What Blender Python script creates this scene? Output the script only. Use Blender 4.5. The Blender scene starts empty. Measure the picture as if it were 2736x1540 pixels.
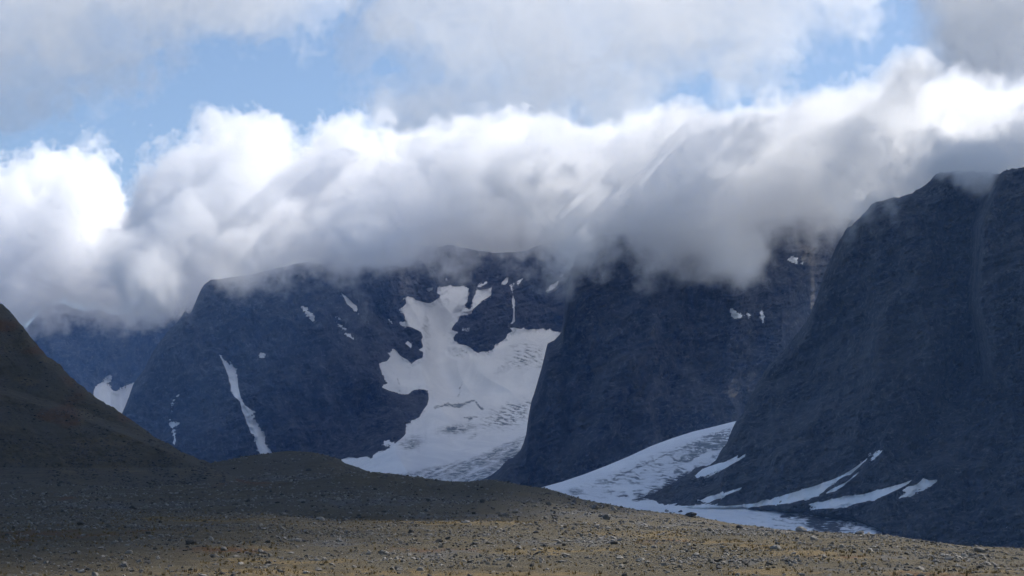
import bpy, math, random
import numpy as np

# ------------------------------------------------------------------ scene, camera, sky, sun
sc = bpy.context.scene
W, H = 2736.0, 1540.0           # the photograph's pixels, used to turn outlines into directions
F = 5106.0                      # focal length in those pixels (30 degrees across)
YH = 1410.0                     # row of the horizon
ZC = 1.7                        # eye height
PITCH = math.atan((YH - H / 2) / F)
CP, SP = math.cos(PITCH), math.sin(PITCH)

cam_data = bpy.data.cameras.new('camera')
cam_data.sensor_width = 36.0
cam_data.lens = 36.0 * F / W
cam_data.clip_start = 0.5
cam_data.clip_end = 60000.0
cam = bpy.data.objects.new('camera', cam_data)
cam.location = (0, 0, ZC)
cam.rotation_euler = (math.pi / 2 + PITCH, 0, 0)
sc.collection.objects.link(cam)
sc.camera = cam

SUN_AZ, SUN_EL = math.radians(60), math.radians(44)     # azimuth to the right of the view direction
SUN_DIR = np.array([math.sin(SUN_AZ) * math.cos(SUN_EL), math.cos(SUN_AZ) * math.cos(SUN_EL), math.sin(SUN_EL)])
world = bpy.data.worlds.new('World')
sc.world = world
world.use_nodes = True
wn = world.node_tree
bg = wn.nodes['Background']
sky = wn.nodes.new('ShaderNodeTexSky')
sky.sky_type = 'NISHITA'
sky.sun_disc = False
sky.sun_elevation = SUN_EL
sky.sun_rotation = SUN_AZ
sky.altitude = 1200
sky.air_density = 1.0
sky.dust_density = 1.3
sky.ozone_density = 1.1
wn.links.new(sky.outputs[0], bg.inputs[0])
bg.inputs[1].default_value = 0.088

sun_data = bpy.data.lights.new('sun', 'SUN')
sun_data.energy = 4.4
sun_data.angle = math.radians(0.53)
sun_data.color = (1.0, 0.95, 0.88)
sun = bpy.data.objects.new('sun', sun_data)
sun.rotation_euler = (math.pi / 2 - SUN_EL, 0, -SUN_AZ + math.pi)
sc.collection.objects.link(sun)

vs = sc.view_settings
vs.view_transform = 'Standard'
vs.look = 'None'
vs.exposure = 0.70
vs.gamma = 1.0
vs.use_curve_mapping = False

sc.render.engine = 'CYCLES'
cy = sc.cycles
cy.use_denoising = True
cy.max_bounces = 22
cy.diffuse_bounces = 3
cy.glossy_bounces = 1
cy.volume_bounces = 20
cy.transparent_max_bounces = 8
cy.volume_step_rate = 2.4
cy.volume_max_steps = 400
cy.use_adaptive_sampling = True
cy.adaptive_threshold = 0.045
cy.adaptive_min_samples = 24

# ------------------------------------------------------------------ helpers
rng = np.random.default_rng(7)


def ray(x, y):
    u = (x - W / 2) / F
    v = (H / 2 - y) / F
    dx, dy, dz = u, CP - v * SP, SP + v * CP
    h = np.hypot(dx, dy)
    return dx / h, dy / h, dz / h


def at(x, y, r):
    """World point in the direction of a photo pixel at horizontal distance r."""
    a, b, c = ray(x, y)
    return np.stack([a * r, b * r, ZC + c * r], -1)


def proj(p):
    X, Y, Z = p[..., 0], p[..., 1], p[..., 2] - ZC
    fw = np.maximum(Y * CP + Z * SP, 1.0)
    up = -Y * SP + Z * CP
    return W / 2 + F * X / fw, H / 2 - F * up / fw, np.hypot(X, Y)


def sstep(a, b, x):
    t = np.clip((x - a) / (b - a), 0, 1)
    return t * t * (3 - 2 * t)


def _hash(ix, iy, seed):
    h = (ix.astype(np.int64) * 374761393 + iy.astype(np.int64) * 668265263 + seed * 1274126177) & 0xffffffff
    h = ((h ^ (h >> 13)) * 1274126177) & 0xffffffff
    return (h ^ (h >> 16)) & 0xffff


def gn(x, y, seed=0):
    """2-D gradient noise, about -1..1."""
    x, y = np.asarray(x, float), np.asarray(y, float)
    xi, yi = np.floor(x), np.floor(y)
    fx, fy = x - xi, y - yi
    u = fx * fx * fx * (fx * (fx * 6 - 15) + 10)
    v = fy * fy * fy * (fy * (fy * 6 - 15) + 10)

    def g(ox, oy):
        a = _hash(xi + ox, yi + oy, seed) * (2 * math.pi / 65536)
        return np.cos(a) * (fx - ox) + np.sin(a) * (fy - oy)
    n0 = g(0, 0) * (1 - u) + g(1, 0) * u
    n1 = g(0, 1) * (1 - u) + g(1, 1) * u
    return (n0 * (1 - v) + n1 * v) * 1.45


def fbm(x, y, octs, seed=0, gain=0.5, ridged=False):
    s, a = 0.0, 1.0
    for o in range(octs):
        n = gn(x * 2 ** o + 17.3 * o, y * 2 ** o - 9.1 * o, seed + o)
        if ridged:
            n = 1 - 2 * np.abs(n)
        s = s + a * n
        a *= gain
    return s


def curve(pts):
    p = np.array(pts, float)
    return lambda x: np.interp(x, p[:, 0], p[:, 1])


def poly(ox, oy, k, *pts):
    """Outline noted in an enlarged crop (origin ox, oy, enlargement k) in photo pixels."""
    return np.array([(ox + a / k, oy + b / k) for a, b in pts])


def sdist(poly_, x, y):
    """Signed distance in pixels to a polygon, positive inside."""
    p = np.asarray(poly_, float)
    q = np.roll(p, -1, 0)
    shp = x.shape
    x, y = x.ravel(), y.ravel()
    d2 = np.full(x.shape, 1e18)
    ins = np.zeros(x.shape, bool)
    for (ax, ay), (bx, by) in zip(p, q):
        ex, ey = bx - ax, by - ay
        l2 = ex * ex + ey * ey + 1e-9
        t = np.clip(((x - ax) * ex + (y - ay) * ey) / l2, 0, 1)
        d2 = np.minimum(d2, (x - ax - t * ex) ** 2 + (y - ay - t * ey) ** 2)
        c = (ay > y) != (by > y)
        if abs(ey) > 1e-9:
            ins ^= c & (x < ax + (y - ay) * ex / ey)
    d = np.sqrt(d2)
    return np.where(ins, d, -d).reshape(shp)


def np_mesh(name, verts, faces, smooth=True):
    verts = np.ascontiguousarray(verts, np.float32).reshape(-1, 3)
    faces = np.ascontiguousarray(faces, np.int32)
    n, k = faces.shape
    me = bpy.data.meshes.new(name)
    me.vertices.add(len(verts))
    me.vertices.foreach_set('co', verts.ravel())
    me.loops.add(n * k)
    me.loops.foreach_set('vertex_index', faces.ravel())
    me.polygons.add(n)
    me.polygons.foreach_set('loop_start', np.arange(n, dtype=np.int32) * k)
    me.polygons.foreach_set('loop_total', np.full(n, k, np.int32))
    me.polygons.foreach_set('use_smooth', np.full(n, smooth))
    me.update(calc_edges=True)
    return me


def grid_faces(nr, nc, flip=False):
    i = np.arange(nr * nc).reshape(nr, nc)
    a, b, c, d = i[:-1, :-1].ravel(), i[:-1, 1:].ravel(), i[1:, 1:].ravel(), i[1:, :-1].ravel()
    return np.stack([a, d, c, b] if flip else [a, b, c, d], 1)


def link(name, me, mat=None, kind=None, label=None, cat=None, group=None, parent=None):
    o = bpy.data.objects.new(name, me)
    sc.collection.objects.link(o)
    if mat is not None:
        me.materials.append(mat)
    if kind:
        o['kind'] = kind
    if label:
        o['label'] = label
    if cat:
        o['category'] = cat
    if group:
        o['group'] = group
    if parent:
        o.parent = parent
    return o


def attr(me, name, vals):
    a = me.attributes.new(name, 'FLOAT', 'POINT')
    a.data.foreach_set('value', np.ascontiguousarray(vals, np.float32).ravel())


# ------------------------------------------------------------------ materials
class NT:
    """Small shader-tree writer."""

    def __init__(self, name):
        self.m = bpy.data.materials.new(name)
        self.m.use_nodes = True
        self.t = self.m.node_tree
        self.b = self.t.nodes['Principled BSDF']

    def n(self, kind, **kw):
        nd = self.t.nodes.new(kind)
        for k, v in kw.items():
            if k.startswith('i_'):
                nd.inputs[k[2:].replace('_', ' ')].default_value = v
            else:
                setattr(nd, k, v)
        return nd

    def l(self, a, b):
        self.t.links.new(a, b)

    def noise(self, vec, scale, detail=4, rough=0.55, dist=0.0):
        nd = self.n('ShaderNodeTexNoise', i_Scale=scale, i_Detail=detail, i_Roughness=rough, i_Distortion=dist)
        self.l(vec, nd.inputs['Vector'])
        return nd.outputs['Fac']

    def ramp(self, fac, a, b, ca=0.0, cb=1.0):
        nd = self.n('ShaderNodeMapRange', interpolation_type='SMOOTHSTEP')
        self.l(fac, nd.inputs[0])
        for i, v in zip((1, 2, 3, 4), (a, b, ca, cb)):
            nd.inputs[i].default_value = v
        return nd.outputs[0]

    def mix(self, fac, a, b):
        nd = self.n('ShaderNodeMix', data_type='RGBA')
        for s, v in ((0, fac), (6, a), (7, b)):
            if isinstance(v, (tuple, list)):
                nd.inputs[s].default_value = (*v, 1.0)
            elif isinstance(v, (int, float)):
                nd.inputs[s].default_value = v
            else:
                self.l(v, nd.inputs[s])
        return nd.outputs[2]

    def math(self, op, a, b=0.0):
        nd = self.n('ShaderNodeMath', operation=op)
        for s, v in ((0, a), (1, b)):
            if isinstance(v, (int, float)):
                nd.inputs[s].default_value = v
            else:
                self.l(v, nd.inputs[s])
        return nd.outputs[0]

    def scaled(self, vec, s, rot=(0, 0, 0)):
        nd = self.n('ShaderNodeMapping')
        nd.inputs['Scale'].default_value = s
        nd.inputs['Rotation'].default_value = rot
        self.l(vec, nd.inputs['Vector'])
        return nd.outputs[0]

    def pos(self):
        return self.n('ShaderNodeNewGeometry').outputs['Position']

    def attr(self, name):
        return self.n('ShaderNodeAttribute', attribute_name=name).outputs['Fac']

    def bump(self, h, strength, dist):
        nd = self.n('ShaderNodeBump', i_Strength=strength, i_Distance=dist)
        self.l(h, nd.inputs['Height'])
        self.l(nd.outputs[0], self.b.inputs['Normal'])

    def done(self, col, rough=0.9):
        self.l(col, self.b.inputs['Base Color'])
        self.b.inputs['Roughness'].default_value = rough
        self.b.inputs['Specular IOR Level'].default_value = 0.15
        return self.m


def rock_material(name, dark, light, moss=0.0, k=1.0):
    t = NT(name)
    p = t.pos()
    streak = t.noise(t.scaled(p, (1, 1, 0.22), (0, 0.25, 0)), 0.02 * k, 9, 0.7, 0.6)
    grain = t.noise(p, 0.09 * k, 8, 0.72)
    fac = t.ramp(t.math('ADD', t.math('MULTIPLY', streak, 0.55), t.math('MULTIPLY', grain, 0.45)), 0.41, 0.60)
    col = t.mix(fac, dark, light)
    zone = t.ramp(t.noise(t.scaled(p, (1, 1, 0.5)), 0.007 * k, 6, 0.7, 0.8), 0.40, 0.62)
    col = t.mix(t.math('MULTIPLY', zone, 0.6), col, tuple(1.15 * c for c in light))
    pale = t.ramp(t.noise(p, 0.10 * k, 9, 0.8), 0.52, 0.62)
    col = t.mix(t.math('MULTIPLY', pale, 0.7), col, tuple(2.6 * c for c in light))
    if moss:
        g = t.ramp(t.noise(p, 0.012 * k, 7, 0.68), 0.50, 0.70)
        col = t.mix(t.math('MULTIPLY', g, moss), col, (0.060, 0.048, 0.026))
    t.bump(t.math('ADD', t.noise(p, 0.06, 9, 0.7), t.math('MULTIPLY', t.noise(t.scaled(p, (1, 1, 0.3)), 0.05, 6, 0.65), 0.7)), 1.0, 9.0)
    return t.done(col)


M_ROCK_FAR = rock_material('far_rock', (0.010, 0.011, 0.013), (0.075, 0.075, 0.076))
M_ROCK_MID = rock_material('middle_rock', (0.009, 0.010, 0.012), (0.078, 0.077, 0.076), 0.35, 1.3)
M_ROCK_NEAR = rock_material('near_rock', (0.008, 0.009, 0.011), (0.080, 0.078, 0.076), 0.5, 2.0)


def snow_material():
    t = NT('snow_and_ice')
    p = t.pos()
    a = t.noise(t.scaled(p, (1, 1, 0.35)), 0.012, 8, 0.65, 0.8)
    base = t.mix(t.ramp(a, 0.35, 0.7), (0.80, 0.81, 0.83), (0.92, 0.92, 0.92))
    d = t.math('MULTIPLY', t.attr('dirt'), t.ramp(t.noise(p, 0.07, 9, 0.75, 1.0), 0.30, 0.68))
    ice = t.mix(t.noise(p, 0.05, 4), (0.22, 0.26, 0.29), (0.13, 0.135, 0.14))
    col = t.mix(t.ramp(d, 0.02, 0.75), base, ice)
    deb = t.math('MULTIPLY', t.attr('debris'), t.ramp(t.noise(p, 0.13, 8, 0.75), 0.30, 0.62))
    col = t.mix(t.ramp(deb, 0.12, 0.5), col, (0.06, 0.06, 0.064))
    t.bump(t.noise(p, 0.05, 6, 0.6), 0.4, 4.0)
    return t.done(col, 0.95)


M_SNOW = snow_material()


def ground_material():
    t = NT('stony_heath')
    p = t.pos()
    fine = t.noise(p, 2.2, 8, 0.75)
    mid = t.noise(p, 0.22, 6, 0.65)
    big = t.noise(p, 0.03, 6, 0.6)
    col = t.mix(t.ramp(mid, 0.35, 0.68), (0.060, 0.048, 0.027), (0.104, 0.083, 0.046))
    col = t.mix(t.ramp(big, 0.42, 0.62), col, (0.082, 0.070, 0.046))
    veg = t.math('ADD', t.attr('veg'), t.math('SUBTRACT', t.noise(p, 0.12, 6, 0.7), 0.5))
    col = t.mix(t.ramp(veg, 0.18, 0.8), col, (0.145, 0.104, 0.046))
    rust = t.math('ADD', t.attr('rust'), t.math('SUBTRACT', t.noise(p, 0.16, 6, 0.7), 0.5))
    col = t.mix(t.ramp(rust, 0.2, 0.85), col, (0.100, 0.050, 0.020))
    stony = t.math('ADD', t.attr('stony'), t.math('SUBTRACT', t.noise(p, 0.35, 6, 0.75), 0.5))
    col = t.mix(t.ramp(stony, 0.35, 0.8), col, (0.090, 0.084, 0.074))
    dark = t.ramp(fine, 0.30, 0.55)
    col = t.mix(t.math('SUBTRACT', 0.75, t.math('MULTIPLY', dark, 0.75)), col, (0.030, 0.026, 0.019))
    speck = t.ramp(t.noise(p, 3.3, 3, 0.6), 0.62, 0.72)
    col = t.mix(t.math('MULTIPLY', speck, 0.7), col, (0.15, 0.14, 0.122))
    t.bump(t.math('ADD', t.noise(p, 1.3, 8, 0.75), t.math('MULTIPLY', mid, 2.0)), 1.0, 0.30)
    return t.done(col)


M_GROUND = ground_material()


def stone_material(name, per_object=False, tone=1.0):
    t = NT(name)
    p = t.pos()
    if per_object:
        rnd = t.n('ShaderNodeObjectInfo').outputs['Random']
    else:
        rnd = t.n('ShaderNodeNewGeometry').outputs['Random Per Island']
    col = t.mix(t.ramp(rnd, 0.0, 1.0), tuple(tone * c for c in (0.05, 0.048, 0.045)), tuple(tone * c for c in (0.23, 0.213, 0.188)))
    lich = t.ramp(t.noise(p, 6.0, 6, 0.7), 0.5, 0.68)
    col = t.mix(t.math('MULTIPLY', lich, 0.6), col, (0.065, 0.06, 0.05))
    t.bump(t.noise(p, 9.0, 6, 0.7), 0.6, 0.05)
    return t.done(col)


M_STONE = stone_material('loose_stone')
M_STONE_DARK = stone_material('hillside_stone', tone=0.5)
M_BOULDER = stone_material('boulder_stone', True)

# ------------------------------------------------------------------ snow outlines (photo pixels)
C1 = (950, 740, 4.29)
C2 = (900, 980, 4.29)
C3 = (1450, 1100, 4.29)
C4 = (2000, 1160, 4.29)
C5 = (200, 880, 4.29)
K1 = (0, 740, 2.575)
K3 = (1736, 440, 2.575)
K4 = (1736, 977, 2.575)

GLACIER_A = np.concatenate([
    poly(*C1, (600, 210), (555, 245), (575, 300), (505, 370), (540, 420), (580, 520), (490, 535), (560, 565), (640, 590),
         (735, 640), (755, 690), (740, 720), (765, 800), (720, 835), (765, 870), (760, 925), (690, 945), (640, 985), (600, 940),
         (520, 900), (425, 825), (395, 865), (340, 850), (395, 920), (350, 960), (305, 965), (250, 985), (270, 1050), (310, 1120),
         (330, 1170), (380, 1220), (320, 1230), (280, 1270), (380, 1315), (520, 1335), (620, 1325), (690, 1295), (830, 1310)),
    poly(*C2, (1050, 370), (1030, 430), (970, 500), (940, 570), (860, 620), (790, 670), (800, 740), (760, 790), (700, 840),
         (650, 890), (600, 940), (520, 980), (410, 1010), (400, 1055), (350, 1020), (230, 1035), (110, 1025), (20, 1065),
         (-120, 1250), (-100, 1700), (2500, 1700), (2700, 900), (2700, 0)),
    poly(*C1, (2600, 640), (2360, 630), (2290, 620), (2220, 605), (2180, 630), (2140, 590), (2100, 605), (2030, 590), (1980, 615),
         (1930, 570), (1880, 590), (1820, 570), (1750, 580), (1780, 620), (1735, 650), (1715, 700), (1640, 770), (1560, 830),
         (1500, 885), (1400, 900), (1340, 880), (1300, 835), (1180, 790), (1120, 760), (1130, 720), (1115, 690), (1150, 630),
         (1110, 600), (1165, 510), (1160, 480), (1190, 430), (1175, 420), (1230, 370), (1240, 315), (1290, 260), (1300, 150),
         (1330, 130), (1270, 120), (1180, 115), (1110, 115), (1060, 100), (970, 120), (960, 160), (940, 200), (990, 220),
         (900, 270), (850, 290), (770, 280), (690, 250), (660, 225))])
A_HOLES = [poly(*C1, (1110, 835), (1200, 840), (1260, 880), (1220, 912), (1150, 890), (1085, 862)),
           poly(*C1, (1010, 165), (1045, 165), (1045, 188), (1015, 188)),
           poly(*C1, (1030, 105), (1080, 105), (1060, 128), (1030, 130)),
           poly(*C1, (985, 290), (1010, 290), (1000, 305))]

# (outline, label) of every snow patch, by the mountain it lies on
SNOW_WALL = [
    (poly(*C5, (1610, 240), (1640, 250), (1690, 310), (1720, 350), (1770, 390), (1790, 440), (1830, 465), (1830, 490), (1865, 515),
          (1870, 590), (1890, 690), (1920, 800), (1950, 850), (2010, 905), (2058, 940), (2030, 960), (2030, 1020), (2060, 1090),
          (2110, 1140), (2150, 1220), (2180, 1300), (2230, 1390), (2330, 1500), (2150, 1500), (2100, 1390), (2040, 1200),
          (1960, 1080), (1950, 1030), (1900, 930), (1880, 830), (1820, 780), (1790, 710), (1775, 610), (1740, 510), (1690, 390),
          (1650, 300)), 'long white snow gully slanting down the dark peak behind the brown knoll'),
    (poly(*C5, (1195, 752), (1155, 795), (1115, 875), (1102, 948), (1088, 945), (1100, 870), (1135, 800), (1178, 750)),
     'thin curved snow thread left of the long white gully'),
    (poly(*C5, (1085, 1035), (1110, 1060), (1175, 1082), (1175, 1095), (1145, 1112), (1132, 1130), (1152, 1200), (1168, 1280),
          (1150, 1345), (1110, 1310), (1128, 1250), (1115, 1160), (1095, 1090)),
     'small ragged snow patch low on the peak, just above the brown hillside'),
    (poly(*K1, (2330, 90), (2400, 140), (2455, 200), (2464, 258), (2430, 230), (2380, 188)),
     'slanting snow patch under the cloud, largest of those left of the hanging glacier'),
    (poly(*K1, (2078, 202), (2122, 236), (2165, 270), (2152, 294), (2105, 252)),
     'narrow slanting snow patch left of the larger slanting one below the cloud'),
    (poly(*K1, (2316, 266), (2352, 284), (2352, 304), (2325, 300)), 'tiny snow spot, topmost of three in a short column on the wall'),
    (poly(*K1, (2334, 332), (2388, 356), (2388, 368), (2355, 358)), 'tiny snow streak, middle of three in a short column on the wall'),
    (poly(*K1, (2354, 374), (2410, 394), (2446, 440), (2430, 436), (2385, 408)), 'short snow streak, lowest of three in a column on the wall'),
    (poly(*K1, (1780, 558), (1800, 536), (1814, 534), (1800, 555)), 'tiny snow dash alone on the wall right of the long gully'),
    (poly(*K1, (2256, 1120), (2275, 1126), (2290, 1146), (2272, 1142)), 'tiny snow speck low on the wall above the glacier foot'),
    (poly(*C1, (1320, 395), (1335, 320), (1330, 260), (1355, 210), (1395, 150), (1480, 132), (1565, 115), (1565, 195), (1480, 265),
          (1430, 305), (1350, 380), (1260, 420), (1190, 420), (1240, 375)),
     'broken snow band climbing right of the hanging glacier head'),
    (poly(*C1, (1385, 125), (1425, 75), (1495, 70), (1485, 104), (1420, 125)), 'small snow patch above the broken band right of the glacier head'),
    (poly(*C1, (1770, 95), (1815, 97), (1795, 130), (1810, 190), (1836, 270), (1830, 350), (1840, 430), (1840, 515), (1800, 550),
          (1750, 542), (1785, 510), (1800, 370), (1780, 280), (1795, 200), (1775, 140)),
     'upright narrow snow gully standing over the right arm of the hanging glacier'),
    (poly(*C1, (1685, 80), (1718, 15), (1750, 5), (1738, 62), (1708, 80)), 'short snow streak left above the upright narrow gully'),
    (poly(*C1, (1852, 84), (1878, 42), (1925, 14), (1895, 64), (1862, 90)), 'short snow streak right above the upright narrow gully'),
    (poly(*C1, (2215, 166), (2236, 125), (2296, 76), (2346, 0), (2376, -20), (2316, 92), (2250, 150)),
     'long thin snow streak dropping out of the cloud wisps'),
    (poly(*C1, (1015, 46), (1026, 6), (1066, 6), (1052, 46)), 'small snow spot high above the left horn of the glacier head'),
    (poly(*C1, (575, 148), (628, 150), (606, 184)), 'small snow spot just above the left horn of the hanging glacier'),
    (poly(*C1, (502, 16), (528, 20), (518, 38)), 'tiny snow speck high left of the glacier head'),
    (poly(*C1, (815, 130), (866, 136), (842, 150)), 'tiny snow dash between the two horns of the glacier head'),
    (poly(*C1, (370, 480), (404, 495), (440, 544), (408, 536)), 'small slanting snow dash left of the glacier neck'),
    (poly(*C1, (550, 765), (600, 720), (650, 768), (645, 836), (600, 804)), 'snow spot in the rock bay left of the glacier neck'),
    (poly(*C1, (1228, 600), (1308, 586), (1304, 606)), 'tiny snow dash on the rock island of the glacier'),
    (poly(*C2, (520, 885), (545, 850), (610, 860), (625, 885), (560, 890)), 'small snow shelf just above the lower left glacier edge'),
    (poly(*C2, (675, 465), (690, 448), (705, 455), (692, 476)), 'tiny snow speck on the dark rock tongue left of the glacier'),
]
SNOW_FAR = [
    (poly(*C5, (215, 690), (270, 636), (350, 604), (335, 640), (305, 662), (395, 656), (435, 692), (490, 706), (630, 645), (690, 610),
          (760, 700), (700, 1000), (450, 1000), (200, 800)), 'white snowfield between the brown hillside and the dark peak'),
    (poly(*C5, (366, 578), (418, 526), (420, 566), (386, 592)), 'small snow spot just above the snowfield beside the brown hill'),
]
SNOW_MID = [
    (poly(*K3, (566, 1004), (588, 1016), (622, 1026), (642, 1045), (622, 1064), (595, 1050), (576, 1036)), 'two-lobed snow patch, left of the pair on the blue-black middle wall'),
    (poly(*K3, (676, 1026), (696, 1038), (684, 1049)), 'tiny snow speck between the pair of patches on the middle wall'),
    (poly(*K3, (749, 1016), (770, 1000), (788, 1030), (789, 1094), (776, 1096), (763, 1050)), 'upright snow patch, right of the pair on the blue-black middle wall'),
    (poly(*K3, (956, 656), (985, 634), (1004, 652), (1008, 672), (988, 664)), 'small snow patch high on the middle wall below the cloud edge'),
    (poly(*K3, (1040, 682), (1058, 667), (1054, 690)), 'tiny snow spot right of the high patch below the cloud edge'),
    (poly(*K3, (776, 738), (810, 742), (796, 753)), 'tiny flat snow spot left below the high patch near the cloud'),
]
SNOW_NEAR = [
    (poly(*C3, (1725, 740), (1770, 700), (1830, 652), (1900, 620), (2000, 590), (2120, 555), (2252, 482), (2242, 528), (2290, 490),
          (2350, 470), (2315, 532), (2190, 605), (2090, 665), (1960, 706), (1850, 750), (1770, 755)),
     'forked snow tongue on scree just right of the glacier dome'),
    (poly(*C3, (2370, 428), (2396, 398), (2406, 402), (2380, 430)), 'tiny snow dash on rock above the forked snow tongue'),
    (poly(*C3, (1770, 1022), (1880, 980), (2000, 945), (2130, 914), (2250, 864), (2330, 846), (2264, 910), (2150, 950), (2030, 1000), (1880, 1038)),
     'thin snow streak crossing the dark scree above the lower ice'),
    (np.concatenate([[(1700, 1362), (1760, 1353), (1850, 1349), (1950, 1349), (2000, 1345)],
                     poly(*C4, (240, 752), (420, 686), (560, 646), (720, 596), (900, 536), (1050, 476), (1200, 376), (1300, 315),
                          (1394, 250), (1345, 312), (1255, 408), (1165, 484), (1110, 494), (1010, 545), (920, 614), (860, 674),
                          (780, 724), (640, 760), (480, 804), (300, 820), (150, 834), (0, 855)), [(1950, 1368), (1850, 1373), (1750, 1375)]]),
     'long sweeping snow ribbon rising from the lower ice up the right-hand scree'),
    (poly(*C4, (845, 698), (930, 636), (1060, 566), (1160, 500), (1230, 436), (1295, 404), (1264, 464), (1184, 535), (1084, 615), (1000, 655), (900, 694)),
     'short snow strip lying just under the long sweeping ribbon'),
    (poly(*C4, (1325, 374), (1398, 296), (1478, 226), (1580, 128), (1564, 172), (1484, 254), (1404, 325), (1348, 376)),
     'thin straight snow streak above the tip of the long ribbon'),
    (poly(*C4, (680, 800), (850, 768), (950, 742), (1100, 712), (1320, 680), (1440, 650), (1600, 600), (1740, 565), (1905, 503), (1845, 572),
          (1720, 645), (1570, 715), (1420, 760), (1280, 795), (1100, 835), (950, 864), (800, 868), (720, 856), (790, 825)),
     'second sweeping snow ribbon, below and right of the long one'),
    (poly(*C4, (1700, 740), (1800, 672), (1735, 655), (1830, 592), (1920, 578), (2000, 490), (2070, 520), (2180, 508), (2168, 552),
          (2082, 614), (1945, 676), (1975, 632), (1920, 654), (1880, 694), (1800, 730)),
     'torn wide snow patch at the right end of the snow ribbons'),
    (poly(*K4, (2400, 1142), (2448, 1108), (2514, 1066), (2455, 1122)), 'thin slanting snow dash at the far right above the stony slope'),
    (poly(*K4, (2265, 1228), (2330, 1211), (2390, 1182), (2322, 1234)), 'small snow dash just above the stony slope at right'),
    (poly(*K3, (1990, 64), (2050, 48), (2052, 58)), 'small snow rim, left of two on the cloudy right-hand summit'),
    (poly(*K3, (2088, 50), (2140, 47), (2205, 54), (2190, 62), (2100, 64)), 'long snow rim, right of two on the cloudy right-hand summit'),
]


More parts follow.
